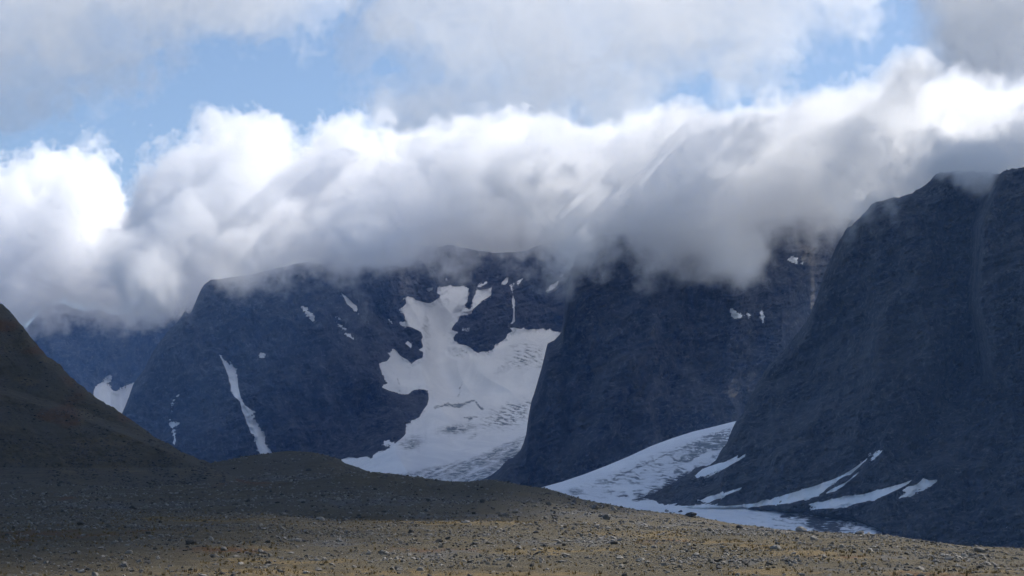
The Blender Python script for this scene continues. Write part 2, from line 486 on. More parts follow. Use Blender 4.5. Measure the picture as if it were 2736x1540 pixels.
# ------------------------------------------------------------------ mountains
class Face:
    """A mountainside: a sheet of real distance and slope under a skyline."""

    def __init__(self, name, sky_pts, x0, x1, nx, ny, ybot, rfun, rm, amp, seed, rot, rnd=(90, 26), jag=2.0, sc=1.0):
        self.name, self.x0, self.x1, self.nx, self.ny = name, x0, x1, nx, ny
        self.top0, self.ybot, self.rfun, self.rm = curve(sky_pts), ybot, rfun, rm
        self.amp, self.seed, self.rot, self.rnd, self.jag, self.sc = amp, seed, rot, rnd, jag, sc

    def top(self, x):
        return self.top0(x) + self.jag * fbm(x / 36.0, x * 0 + self.seed, 6, self.seed + 90, 0.62)

    def coords(self, x, y):
        return (x - W / 2) / F * self.rm * self.sc, (YH - y) / F * self.rm * self.sc

    def low(self, x, y):
        s, t = self.coords(x, y)
        d = np.maximum(y - self.top0(x), 0)
        r = self.rfun(x, y) + self.rnd[0] * np.exp(-d / self.rnd[1])
        c, n = math.cos(self.rot), math.sin(self.rot)
        a, b = s * c + t * n, -s * n + t * c
        w = fbm(s / 260, t / 260, 2, self.seed + 40) * 70
        r = r - self.amp * 40 * fbm((a + w) / 230, b / 620, 2, self.seed, 0.5, True)
        r = r + self.amp * 16 * fbm(s / 210, t / 210, 2, self.seed + 11)
        return r

    def high(self, x, y):
        s, t = self.coords(x, y)
        c, n = math.cos(self.rot), math.sin(self.rot)
        w = fbm(s / 60, t / 60, 3, self.seed + 41) * 16
        a, b = s * c + t * n + w, -s * n + t * c
        h = -9.0 * (fbm(a / 130, b / 300, 2, self.seed + 70, 0.5, True) - 0.5) - 8.0 * (fbm(a / 62, b / 150, 5, self.seed + 20, 0.52, True) - 0.75)
        h = h + 6.0 * fbm(s / 46, t / 40, 5, self.seed + 30, 0.56)
        h = h - 3.5 * (fbm((s + w) / 90, (t - 0.25 * s + w * .5) / 17, 3, self.seed + 60, 0.5, True) - 0.7)
        return 1.75 * self.amp * h

    def build(self, mat, snows=()):
        xs = np.linspace(self.x0, self.x1, self.nx)
        tt = np.linspace(0, 1, self.ny)
        X = np.repeat(xs[None], self.ny, 0)
        T = self.top(xs)[None]
        Y = T + (self.ybot - T) * tt[:, None]
        R = self.low(X, Y) + self.high(X, Y)
        for p in snows:                      # the rock lies a little back under lying snow
            x0, y0 = p.min(0) - 6
            x1, y1 = p.max(0) + 6
            m = (X > x0) & (X < x1) & (Y > y0) & (Y < y1)
            if m.any():
                R[m] += 34 * self.amp * sstep(1.5, 10, sdist(p, X[m], Y[m]))
        P = at(X, Y, R)
        back = []
        for dr, dz in ((25, 4), (80, 18), (180, 55), (340, 130), (600, 300), (900, 620)):
            q = at(xs, Y[0], R[0] + dr)
            q[:, 2] = P[0, :, 2] - dz
            back.append(q)
        V = np.concatenate([np.stack(back[::-1]), P])
        me = np_mesh(self.name, V, grid_faces(V.shape[0], self.nx, True))
        return link(self.name, me, mat, kind='structure')

    def snow(self, outline, name, label, cat, group=None, holes=(), step=2.6, depth=(0.55, 4.0), marks=None, rsurf=None):
        x0, y0 = outline.min(0) - 8
        x1, y1 = outline.max(0) + 8
        y1 = min(y1, 1450)
        step = min(step, max((x1 - x0), (y1 - y0)) / 14)
        nx, ny = int((x1 - x0) / step) + 2, int((y1 - y0) / step) + 2
        X, Y = np.meshgrid(np.linspace(x0, x1, nx), np.linspace(y0, y1, ny))
        s, t = self.coords(X, Y)
        jig = 3.2 if (x1 - x0) > 120 else 1.0
        D = sdist(outline, X + jig * gn(s / 14, t / 14, 5) + .5 * jig * gn(s / 6, t / 6, 8), Y + jig * gn(s / 14, t / 14, 6))
        for h in holes:
            D = np.minimum(D, -sdist(h, X, Y))
        k = self.rm / F
        off = np.clip(D * depth[0] * max(k, 0.6), -12, depth[1]) + 0.7 / self.sc
        R = self.low(X, Y) + 0.85 * self.high(X, Y) * np.clip(1.15 - np.maximum(D, 0) / 13, 0, 1) - off + 2.0 * fbm(s / 70, t / 70, 3, 77) * np.clip(D / 10, 0, 1)
        P = at(X, Y, R)
        f = grid_faces(ny, nx, True)
        keep = (D.ravel()[f] > -5.5).any(1)
        keep &= (Y.ravel()[f] > self.top(X.ravel())[f] + 1).all(1)
        f = f[keep]
        used = np.unique(f)
        remap = np.full(nx * ny, -1)
        remap[used] = np.arange(len(used))
        me = np_mesh(name, P.reshape(-1, 3)[used], remap[f])
        dirt, deb = marks(X, Y) if marks else (X * 0, X * 0)
        attr(me, 'dirt', dirt.ravel()[used])
        attr(me, 'debris', deb.ravel()[used])
        return link(name, me, M_SNOW, label=label, cat=cat, group=group)


def r_far(x, y):
    return 5600 + (YH - y) / F * 5600 * 0.95 + 0.5 * (x - 200)


def r_wall(x, y):
    xb = np.interp(y, [600, 780, 900, 1050, 1150, 1270], [1010, 1000, 980, 1060, 1010, 900])
    w = sstep(-130, 130, x - xb)
    spur = 3560 + (YH - y) / F * 3800 * 0.78 + np.sqrt((x - 620) ** 2 + 80.0 ** 2) * 0.35
    cirq = np.interp(y, [640, 780, 900, 1050, 1150, 1290, 1440], [4520, 4390, 4260, 4040, 3800, 3330, 2950])
    cirq = cirq - 0.28 * np.sqrt((x - 1230) ** 2 + 70.0 ** 2)
    return spur * (1 - w) + cirq * w


def r_mid(x, y):
    return 2560 + (YH - y) / F * 2800 * 0.80 + 0.22 * np.sqrt((x - 1680) ** 2 + 80.0 ** 2) + 160 * sstep(2040, 2260, x)


def r_glac(x, y):
    return 1400 + (YH - y) * 2.2


YB = curve([(1600, 1345), (1700, 1340), (1780, 1352), (1870, 1349), (1960, 1348), (2060, 1352), (2150, 1356), (2230, 1366), (2300, 1380), (2350, 1400), (2420, 1470), (3400, 1500)])


def dr_near(y):
    z = np.maximum(YH - y, -80) / F * 1650
    return np.interp(z, [-30, 0, 60, 110, 400], [-46, 0, 92, 138, 300])


def r_near(x, y):
    yb = YB(x)
    r = r_glac(x, np.minimum(yb, 1400)) - dr_near(np.minimum(yb, 1400)) + dr_near(y)
    r = r + 0.08 * (np.sqrt((2350 - x) ** 2 + 150.0 ** 2) + 2350 - x) * sstep(1300, 1000, y)
    edge = np.interp(y, [440, 520, 600, 800, 1000], [2680, 2640, 2612, 2600, 2640])
    r = r - 130 * sstep(-22, 22, x - edge) * sstep(1150, 800, y)
    return r + 70 * sstep(4, 40, y - yb)


SKY_FAR = [(-700, 700), (-200, 860), (40, 900), (75, 872), (110, 832), (150, 811), (172, 812), (190, 822), (230, 832), (262, 828), (300, 842), (340, 838), (420, 800), (700, 780)]
SKY_WALL = [(300, 1190), (325, 1108), (340, 1072), (357, 1025), (385, 985), (415, 930), (440, 897), (466, 868), (485, 846), (496, 832), (503, 840), (512, 834),
            (520, 812), (533, 782), (545, 761), (560, 750), (600, 743), (660, 737), (760, 712), (900, 684), (1050, 664), (1200, 655), (1290, 672), (1340, 678),
            (1400, 672), (1450, 652), (1485, 634), (1505, 631), (1540, 660), (1700, 700)]
SKY_MID = [(1180, 1345), (1225, 1318), (1262, 1293), (1300, 1277), (1330, 1256), (1350, 1238), (1372, 1220), (1390, 1203), (1400, 1180),
           (1406, 1160), (1412, 1115), (1420, 1073), (1431, 1040), (1441, 1005), (1448, 980), (1456, 945), (1463, 918), (1482, 908), (1500, 888),
           (1510, 810), (1522, 735), (1545, 665), (1600, 630), (1700, 615), (1850, 600), (2000, 590), (2200, 540), (2500, 520), (2700, 540)]
SKY_NEAR = [(1640, 1372), (1690, 1338), (1730, 1324), (1765, 1308), (1800, 1290), (1840, 1265), (1870, 1247), (1900, 1238), (1914, 1232), (1922, 1212), (1930, 1198), (1942, 1185), (1950, 1162),
            (1960, 1140), (1968, 1125), (1985, 1102), (2010, 1050), (2047, 984), (2100, 930), (2163, 848), (2200, 740), (2230, 668), (2262, 612), (2311, 568),
            (2342, 537), (2400, 528), (2440, 515), (2474, 496), (2495, 470), (2512, 462), (2560, 457), (2617, 459), (2650, 463), (2672, 466), (2681, 458), (2700, 454), (2736, 447), (2900, 400), (3200, 330), (3400, 300)]

far = Face('far_mountain', SKY_FAR, -700, 640, 420, 190, 1440, r_far, 5600, 1.5, 3, 0.2, (140, 20), 2.0)
wall = Face('mountain_wall', SKY_WALL, 302, 1690, 1100, 560, 1450, r_wall, 4100, 1.3, 5, 0.42, (90, 24), 3.2)
mid = Face('mountain_buttress', SKY_MID, 1200, 2690, 900, 560, 1450, r_mid, 2850, 1.0, 8, -0.25, (110, 26), 3.4, 1.35)
near = Face('mountain_ridge', SKY_NEAR, 1650, 3390, 1000, 700, 1470, r_near, 1680, 0.78, 13, -0.42, (45, 30), 5.0, 1.9)

far.build(M_ROCK_FAR, [p for p, _ in SNOW_FAR])
wall.build(M_ROCK_FAR, [GLACIER_A] + [p for p, _ in SNOW_WALL])
mid.build(M_ROCK_MID, [p for p, _ in SNOW_MID])
near.build(M_ROCK_NEAR, [p for p, _ in SNOW_NEAR])

for face, lst in ((far, SNOW_FAR), (wall, SNOW_WALL), (mid, SNOW_MID), (near, SNOW_NEAR)):
    for outline, label in lst:
        face.snow(outline, 'snow_patch', label, 'snow', 'snow patches on the mountains')


def blob(X, Y, x, y, rx, ry, ang=0.0):
    c, s = math.cos(ang), math.sin(ang)
    u, v = (X - x) * c + (Y - y) * s, -(X - x) * s + (Y - y) * c
    return np.exp(-(u / rx) ** 2 - (v / ry) ** 2)


def stroke(X, Y, w, *pts):
    d = np.full(X.shape, 1e9)
    for (ax, ay), (bx, by) in zip(pts[:-1], pts[1:]):
        ex, ey = bx - ax, by - ay
        t = np.clip(((X - ax) * ex + (Y - ay) * ey) / (ex * ex + ey * ey), 0, 1)
        d = np.minimum(d, np.hypot(X - ax - t * ex, Y - ay - t * ey))
    return np.exp(-(d / w) ** 2)


def marks_a(X, Y):
    wx = 5 * fbm(X / 24, Y / 24, 3, 61)
    wy = 4 * fbm(X / 24, Y / 24, 3, 62)
    x, y = X + wx, Y + wy
    fine = np.clip(0.5 + 1.3 * fbm((X + 1.2 * Y) / 30, (Y - 0.3 * X) / 5, 3, 63), 0, 1.4)
    d = 1.0 * blob(x, y, 1218, 1148, 48, 13, -0.1) + 0.9 * blob(x, y, 1100, 1185, 32, 18, -0.3)
    d += 1.1 * fine * blob(x, y, 1352, 1118, 62, 28, -0.15) + 0.7 * fine * blob(x, y, 1395, 1085, 40, 20, -0.2)
    d += 0.9 * fine * blob(x, y, 1410, 962, 52, 26, -0.1) + 0.6 * fine * blob(x, y, 1405, 925, 40, 14, 0) + 0.4 * blob(x, y, 1340, 985, 26, 12, -0.7)
    d += 0.5 * blob(x, y, 1138, 870, 10, 40, 0.1) + 0.35 * blob(x, y, 1143, 930, 8, 50, 0.0) + 0.5 * blob(x, y, 1262, 1165, 16, 6, -0.5)
    d += 1.2 * stroke(x, y, 2.6, (1160, 1092), (1200, 1080), (1222, 1084), (1245, 1078), (1268, 1074), (1290, 1092)) + 1.0 * blob(x, y, 1215, 1084, 18, 4)
    d += 0.9 * stroke(x, y, 2.4, (1240, 1116), (1262, 1120), (1252, 1123)) + 0.6 * stroke(x, y, 1.8, (1240, 1116), (1290, 1118))
    d += 0.7 * stroke(x, y, 2.0, (1238, 1020), (1222, 1062)) + 0.5 * stroke(x, y, 2.2, (1060, 1010), (1070, 1030))
    low = sstep(-8, 10, y - np.interp(x, [950, 1100, 1250, 1330, 1420], [1300, 1258, 1228, 1192, 1158]))
    lines = np.clip(fbm((X + 1.6 * Y) / 60, (Y + 0.45 * X) / 9, 4, 64, 0.6, True), 0, 1.2)
    bright = np.clip(fbm(X / 30, (Y + 0.5 * X) / 14, 3, 65), -1, 1)
    d += low * (0.28 + 0.45 * lines - 0.3 * bright)
    streak = np.clip(fbm((X - 1150) / 9, Y / 130, 3, 66), 0, 1)
    d += 0.18 * streak * sstep(760, 900, Y) * (1 - low)
    deb = sstep(0.35, 0.8, blob(x, y, 1360, 1225, 40, 12, -0.4)) * 0.5
    return np.clip(d, 0, 1.3), deb


wall.snow(GLACIER_A, 'glacier', 'grey-white forked glacier hanging in the rock bowl between the two dark walls', 'glacier', holes=A_HOLES, step=2.0, depth=(0.5, 6.0), marks=marks_a)

# the valley glacier in front of the buttress
GTOP = curve([(1300, 1345), (1440, 1306), (1453, 1301), (1500, 1288), (1560, 1268), (1620, 1245), (1680, 1220), (1740, 1192), (1800, 1170), (1850, 1154), (1900, 1142), (1968, 1125),
              (2040, 1105), (2100, 1110), (2200, 1200), (2300, 1300), (2360, 1370), (2420, 1430)])


def marks_b(X, Y):
    wx, wy = 6 * fbm(X / 30, Y / 30, 3, 71), 5 * fbm(X / 30, Y / 30, 3, 72)
    x, y = X + wx, Y + wy
    d0 = Y - GTOP(X)
    # curved bands of old ice below the smooth snow rim
    cx, cy = 1880, 1160
    rad = np.hypot((x - cx) * 0.55, (y - cy) * 1.5)
    bands = np.clip(0.5 + 1.1 * np.sin(rad / 3.1 + 6 * fbm(X / 60, Y / 26, 4, 73)), 0, 1.3) * np.clip(0.6 + fbm(X / 40, Y / 20, 3, 74), 0, 1.2)
    body = sstep(14, 44, d0) * sstep(1345, 1310, Y)
    d = body * (0.22 + 0.62 * bands)
    cre = np.clip(fbm((X + Y) / 15, (Y - X * .4) / 9, 4, 75, 0.6, True) - 0.15, 0, 1.2)
    d += 1.5 * cre * blob(x, y, 1905, 1178, 70, 22, -0.55) * sstep(8, 22, d0)
    d += 0.6 * stroke(x, y, 2.2, (1640, 1275), (1700, 1252), (1760, 1222), (1850, 1190))
    d *= 1 - sstep(0.2, 0.7, blob(X, Y, 1675, 1305, 50, 9, -0.05))
    d *= 1 - sstep(0.3, 0.8, blob(x, y, 1870, 1228, 60, 12, -0.4))
    # lower ice, swirled and dirty towards the right
    lo = sstep(1366, 1384, y)
    ra = np.hypot((X - 2240) * 0.42, (Y - 1310) * 1.25) + 4 * fbm(X / 60, Y / 18, 3, 80)
    sw = np.clip(0.35 + 0.9 * np.sin(ra / 1.9 + 3 * fbm(X / 40, Y / 8, 3, 83)), 0, 1.2) * np.clip(0.55 + 0.9 * fbm(X / 45, Y / 9, 3, 76), 0, 1.3)
    d += lo * (0.12 + 0.8 * sw * (0.12 + 0.88 * sstep(1960, 2140, X)))
    d += 0.3 * sstep(1320, 1340, y) * sstep(1760, 1600, X) * np.clip(fbm(X / 60, Y / 10, 3, 77), 0, 1)
    deb = 1.3 * blob(x, y, 2200, 1402, 40, 18, 0.3) + 0.9 * stroke(x, y, 5, (2090, 1378), (2180, 1384), (2290, 1378)) + 0.6 * stroke(x, y, 3, (2250, 1395), (2235, 1425)) + 0.75 * sstep(2130, 2300, x) * sstep(1420, 1370, y) + 0.5 * sstep(2060, 2200, x) * sstep(1395, 1365, y)
    deb += 0.30 * lo * np.clip(fbm(X / 7, Y / 4, 3, 79), 0, 1) + 0.5 * sstep(2000, 2200, X) * lo * np.clip(0.3 + fbm(X / 30, Y / 10, 3, 78), 0, 1)
    deb += 0.9 * blob(x, y, 1800, 1338, 22, 5) + 0.9 * blob(x, y, 1664, 1328, 16, 3.2) + sstep(2335, 2356, X + 6 * gn(X * 0, Y / 9, 4))
    edge = np.interp(x, [1600, 1700, 1765, 1840, 1880], [1400, 1332, 1304, 1262, 1240])
    deb += 0.75 * sstep(-16, 4, y - edge) * sstep(1640, 1720, x) * sstep(1900, 1850, x) * sstep(1342, 1334, y)
    return np.clip(d, 0, 1.3), np.clip(deb, 0, 1.2)


xs = np.linspace(1300, 2420, 860)
X = np.repeat(xs[None], 280, 0)
T = GTOP(xs)[None]
Y = T + (1450 - T) * np.linspace(0, 1, 280)[:, None] ** 1.15
s_, t_ = (X - W / 2) / F * 1600, (YH - Y) * 2.2
R = r_glac(X, Y) + 60 * np.exp(-(Y - T) / 12) + 90 * sstep(2345, 2420, X)
R = R + 5 * fbm(s_ / 90, t_ / 160, 3, 81) + 1.6 * fbm((s_ + t_) / 22, (t_ - s_) / 30, 3, 82)
P = at(X, Y, R)
back = []
for dr, dz in ((40, 3), (130, 18), (320, 70), (520, 160)):
    q = at(xs, Y[0], R[0] + dr)
    q[:, 2] = P[0, :, 2] - dz
    back.append(q)
V = np.concatenate([np.stack(back[::-1]), P])
me = np_mesh('glacier', V, grid_faces(V.shape[0], len(xs), True))
XX = np.concatenate([np.repeat(xs[None], 4, 0), X])
YY = np.concatenate([np.repeat(Y[:1], 4, 0), Y])
dd, bb = marks_b(XX, YY)
attr(me, 'dirt', dd)
attr(me, 'debris', bb)
link('glacier', me, M_SNOW, label='pale valley glacier with a smooth snow dome spilling out beside the right-hand scree', cat='glacier')

# ------------------------------------------------------------------ ground, moraine ridges, hill
Y1 = curve([(-900, 1372), (0, 1376), (380, 1372), (700, 1373), (900, 1391), (1330, 1391), (1450, 1397), (1600, 1404), (1750, 1414), (1836, 1420), (1969, 1416), (2124, 1421), (2280, 1424), (2350, 1424),
            (2474, 1441), (2590, 1455), (2736, 1463), (3600, 1500)])
Y2 = curve([(-900, 1290), (0, 1305), (500, 1300), (800, 1285), (930, 1270), (985, 1265), (1010, 1264), (1050, 1268), (1110, 1279), (1170, 1290), (1210, 1293), (1250, 1291), (1280, 1287), (1320, 1283),
            (1360, 1288), (1400, 1295), (1460, 1304), (1520, 1323), (1600, 1344), (1660, 1356), (1720, 1366), (1836, 1382), (1969, 1401), (2124, 1421), (2280, 1430), (2400, 1450), (3600, 1560)])
Y3 = curve([(-900, 1290), (0, 1300), (300, 1296), (420, 1284), (500, 1258), (570, 1238), (600, 1235), (650, 1225), (700, 1218), (760, 1212), (830, 1213), (880, 1221), (905, 1230), (920, 1243), (960, 1257), (985, 1266),
            (1050, 1290), (1150, 1320), (1300, 1350), (1600, 1400), (2000, 1450), (3600, 1560)])
AX = np.linspace(-900, 3640, 900)
RR = np.concatenate([np.geomspace(1.0, 90, 40)[:-1], np.linspace(90, 240, 190), np.linspace(242, 700, 200), np.geomspace(710, 7000, 40)])


def ground_z(x, r):
    """Ground height under column x (photo pixels along the horizon) at distance r."""
    x, r = np.broadcast_arrays(np.asarray(x, float), np.asarray(r, float))
    hz = lambda y, d: (YH - y) / F * d + ZC
    wob = 0.5 * gn(x / 260, r * 0, 201)
    r1 = 214 + 14 * wob + 0.012 * (1368 - x)
    r2 = 410 + 24 * gn(x / 330, x * 0, 202)
    r3 = 640 + 30 * gn(x / 300, x * 0, 203)
    z1, z2, z3 = hz(Y1(x), r1), hz(Y2(x), r2), hz(Y3(x), r3)
    z0 = hz(1556, 95.0)
    zd1 = np.minimum(z1, z2) - 1.3
    zd2 = np.minimum(z2, z3) - 2.5
    nodes_r = [0 * r1, 0 * r1 + 40, 0 * r1 + 95, (95 + r1) / 2, r1, r1 + 45, (r1 + r2) / 2 + 30, r2, r2 + 50, (r2 + r3) / 2 + 40, r3, r3 + 60, r3 + 220, 0 * r1 + 1150, 0 * r1 + 40000]
    zr = hz(Y1(x), r1)
    nodes_z = [0 * r1, 0 * r1 - 0.9, 0 * r1 + z0, z0 + (z1 - z0) * 0.56, z1, zd1, zd1 + (z2 - zd1) * 0.52, z2, zd2 + (z2 - zd2) * .35, zd2 + (z3 - zd2) * 0.45, z3, z3 - 3.5, z3 * 0.3 - 12, 0 * r1 - 14, 0 * r1 - 14]
    nr, nz = np.stack(nodes_r), np.stack(nodes_z)
    z = np.zeros_like(r)
    for k in range(len(nr) - 1):
        m = (r >= nr[k]) & (r < nr[k + 1])
        if m.any():
            t = (r[m] - nr[k][m]) / (nr[k + 1][m] - nr[k][m])
            t = t * 0.45 + 0.55 * t * t * (3 - 2 * t)
            z[m] = nz[k][m] * (1 - t) + nz[k + 1][m] * t
    a = np.arctan((x - W / 2) / F / (CP + 0.1233 * SP))
    X_, Y_ = np.sin(a) * r, np.cos(a) * r
    amp = sstep(3, 60, r) * sstep(2500, 900, r)
    z = z + amp * (0.20 * fbm(X_ / 26, Y_ / 26, 3, 210) + 0.06 * fbm(X_ / 3.4, Y_ / 3.4, 3, 211)) + amp * sstep(260, 420, r) * 0.7 * fbm(X_ / 34, Y_ / 34, 4, 212, 0.55)
    return X_, Y_, z


# colour regions of the heath: x, y, rx, ry in the photograph (ochre grass / rusty heather / bare stones)
VEG = [(2040, 1462, 150, 9), (2150, 1476, 160, 9), (2280, 1492, 160, 8), (2060, 1528, 240, 11), (1300, 1534, 330, 12), (820, 1530, 400, 12), (760, 1502, 260, 9), (620, 1500, 120, 8),
       (1240, 1397, 420, 5), (1720, 1428, 200, 6), (1900, 1448, 180, 6), (1500, 1475, 240, 7), (1790, 1440, 90, 5), (520, 1390, 200, 5), (2500, 1530, 220, 8), (700, 1465, 110, 9)]
RUST = [(140, 1428, 260, 9), (400, 1420, 160, 5), (610, 1470, 130, 10), (2260, 1488, 130, 6), (2500, 1535, 160, 7), (180, 1335, 80, 4), (650, 1290, 110, 10), (1780, 1446, 90, 5), (60, 1445, 120, 6), (1150, 1470, 160, 6)]
STONY = [(1640, 1375, 170, 16), (1500, 1370, 220, 12), (1250, 1378, 260, 10), (1160, 1480, 240, 18), (900, 1450, 180, 14), (1760, 1402, 200, 9), (2000, 1420, 200, 8), (2500, 1490, 200, 12),
         (1500, 1450, 260, 14), (1950, 1500, 260, 10), (250, 1350, 300, 12), (1000, 1340, 300, 14), (800, 1280, 120, 10), (2300, 1520, 200, 10)]


def regions(px, py, lst):
    s = np.zeros(px.shape)
    px, py = px + 70 * fbm(px / 160, py / 22, 3, 301), py + 7 * fbm(px / 120, py / 16, 4, 302, 0.6)
    for x, y, rx, ry in lst:
        s = np.maximum(s, np.exp(-((px - x) / rx) ** 2 - ((py - y) / ry) ** 2))
    return np.clip(s * (0.75 + 0.6 * fbm(px / 60, py / 9, 3, 303)), 0, 1)


GX, GR = np.meshgrid(AX, RR)
gx, gy, gz = ground_z(GX, GR)
V = np.stack([gx, gy, gz], -1)
me = np_mesh('ground', V, grid_faces(len(RR), len(AX)))
px, py, _ = proj(V)
for nm, lst in (('veg', VEG), ('rust', RUST), ('stony', STONY)):
    attr(me, nm, regions(px, py, lst))
link('ground', me, M_GROUND, kind='structure')

SKY_HILL = [(-900, 250), (-500, 470), (-200, 660), (0, 811), (30, 838), (60, 868), (90, 915), (130, 952), (150, 968), (200, 1018), (250, 1057), (330, 1108), (400, 1158), (440, 1182), (480, 1203), (520, 1221),
            (560, 1238), (620, 1275), (700, 1320)]


def r_hill(x, y):
    yr = np.interp(x, [-900, 0, 200, 330, 420, 520, 600], [900, 1040, 1100, 1148, 1185, 1226, 1260])
    q = 1250 - y
    return 600 + np.where(q > 0, q * 0.36, q * 1.5) + 34 * sstep(14, -10, y - yr)


hill = Face('hill', SKY_HILL, -900, 690, 520, 330, 1370, r_hill, 680, 0.16, 23, 0.5, (22, 10), 5.0, 4.0)
ho = hill.build(M_GROUND)
n = len(ho.data.vertices)
co = np.zeros(n * 3, np.float32)
ho.data.vertices.foreach_get('co', co)
px, py, _ = proj(co.reshape(-1, 3))
attr(ho.data, 'veg', 0.4 * sstep(0, 0.5, gn(px / 90, py / 40, 31)))
attr(ho.data, 'rust', 0.7 * sstep(0.0, 0.6, gn(px / 120, py / 60, 32)) * sstep(1250, 1100, py))
attr(ho.data, 'stony', 0.4 * sstep(0, 0.5, gn(px / 60, py / 40, 33)))

# ------------------------------------------------------------------ stones
def ico(sub):
    import bmesh
    bm = bmesh.new()
    bmesh.ops.create_icosphere(bm, subdivisions=sub, radius=1.0)
    v = np.array([x.co[:] for x in bm.verts])
    f = np.array([[x.index for x in p.verts] for p in bm.faces])
    bm.free()
    return v, f


def rock_shape(sub, seed, planes=9):
    """An angular stone: a ball cut flat by random planes."""
    g = np.random.default_rng(seed)
    v, f = ico(sub)
    n = g.standard_normal((planes, 3))
    n /= np.linalg.norm(n, axis=1)[:, None]
    d = g.uniform(0.38, 0.85, planes)
    m = np.maximum(v @ n.T, 1e-3)
    r = np.minimum((d[None] / m).min(1), 1.05)
    v = v * r[:, None]
    v = v - (v.max(0) + v.min(0)) / 2
    return v / ((v.max(0) - v.min(0)) / 2)[None] * 0.92, f


def ray_to_ground(x, y, r0=60.0, r1=720.0):
    """Distance at which the sight line of photo pixel (x, y) first meets the ground."""
    r = np.linspace(r0, r1, 2600)
    h = YH + 0 * r
    _, _, z = ground_z(np.full(r.shape, x), r)
    zl = ZC + (YH - y) / F * r
    i = np.argmax(zl < z)
    return r[i] if (zl < z).any() else None


def scatter(n, ra, rb, smin, smax, seed, power=2.3, dens=None):
    g = np.random.default_rng(seed)
    x = g.uniform(-150, 2886, n * 3)
    r = np.sqrt(g.uniform(ra * ra, rb * rb, n * 3))
    X_, Y_, Z_ = ground_z(x, r)
    px, py, _ = proj(np.stack([X_, Y_, Z_], -1))
    st = regions(px, py, STONY)
    vg = np.maximum(regions(px, py, VEG), regions(px, py, RUST))
    clump = 0.5 + 0.7 * fbm(X_ / 7.0, Y_ / 16.0, 3, seed + 5)
    keep = g.uniform(0, 1, n * 3) < np.clip(0.42 + 0.5 * st - 0.42 * vg, 0.03, 1) * np.clip(clump, 0.1, 1.2)
    idx = np.nonzero(keep)[0][:n]
    u = g.uniform(0, 1, len(idx))
    size = smin * (1 - u * (1 - (smin / smax) ** power)) ** (-1 / power)
    return X_[idx], Y_[idx], Z_[idx], size, g


def stones(name, label, n, ra, rb, smin, smax, seed, sub):
    X_, Y_, Z_, size, g = scatter(n, ra, rb, smin, smax, seed)
    n = len(X_)
    shapes = [rock_shape(sub, 900 + k) for k in range(24)]
    f0 = shapes[0][1]
    sv = np.stack([q[0] for q in shapes])
    v = sv[g.integers(0, 24, n)]
    a = g.uniform(0, 2 * math.pi, n)
    sx, sy, sz = g.uniform(0.7, 1.4, n), g.uniform(0.6, 1.0, n), g.uniform(0.35, 0.8, n)
    tilt = g.normal(0, 0.3, n)
    p = v * np.stack([sx, sy, sz], 1)[:, None, :]
    ct, st_ = np.cos(tilt)[:, None], np.sin(tilt)[:, None]
    p = np.stack([p[..., 0] * ct - p[..., 2] * st_, p[..., 1], p[..., 0] * st_ + p[..., 2] * ct], -1)
    ca, sa = np.cos(a)[:, None], np.sin(a)[:, None]
    p = np.stack([p[..., 0] * ca - p[..., 1] * sa, p[..., 0] * sa + p[..., 1] * ca, p[..., 2]], -1)
    h = (size * 0.5)[:, None]
    p = p * h[..., None]
    p[..., 0] += X_[:, None]
    p[..., 1] += Y_[:, None]
    p[..., 2] += (Z_ + size * 0.5 * sz * 0.35)[:, None]
    f = f0[None] + (np.arange(n) * v.shape[1])[:, None, None]
    me = np_mesh(name, p.reshape(-1, 3), f.reshape(-1, 3), smooth=False)
    return link(name, me, M_STONE, kind='stuff', label=label, cat='stones')


stones('loose_stones', 'small grey stones strewn over the near slope', 44000, 85, 235, 0.10, 0.5, 31, 1)
stones('loose_stones', 'grey stones strewn over the moraine behind', 22000, 235, 470, 0.26, 0.9, 32, 1)
stones('loose_stones', 'scattered stones on the far knoll', 8000, 470, 690, 0.45, 1.3, 33, 1)

# stones on the hillside
g = np.random.default_rng(77)
hx = g.uniform(-120, 600, 16000)
ht = hill.top0(hx)
hy = ht + (1330 - ht) * g.uniform(0.0, 1, 16000) ** 0.8
hp = at(hx, hy, hill.low(hx, hy) + hill.high(hx, hy))
okk = fbm(hx / 60, hy / 40, 3, 88) + g.uniform(-0.5, 0.5, 16000) > 0.05
hp = hp[okk]
n = len(hp)
sv = np.stack([rock_shape(1, 940 + k)[0] for k in range(24)])
v = sv[g.integers(0, 24, n)] * np.stack([g.uniform(0.7, 1.5, n), g.uniform(0.7, 1.2, n), g.uniform(0.4, 0.9, n)], 1)[:, None]
v = v * (0.15 * g.uniform(0.06, 1, n) ** -0.5)[:, None, None] + hp[:, None]
f = ico(1)[1][None] + (np.arange(n) * 12)[:, None, None]
link('loose_stones', np_mesh('loose_stones', v.reshape(-1, 3), f.reshape(-1, 3), smooth=False), M_STONE_DARK, kind='stuff', label='stones strewn over the brown hillside', cat='stones')

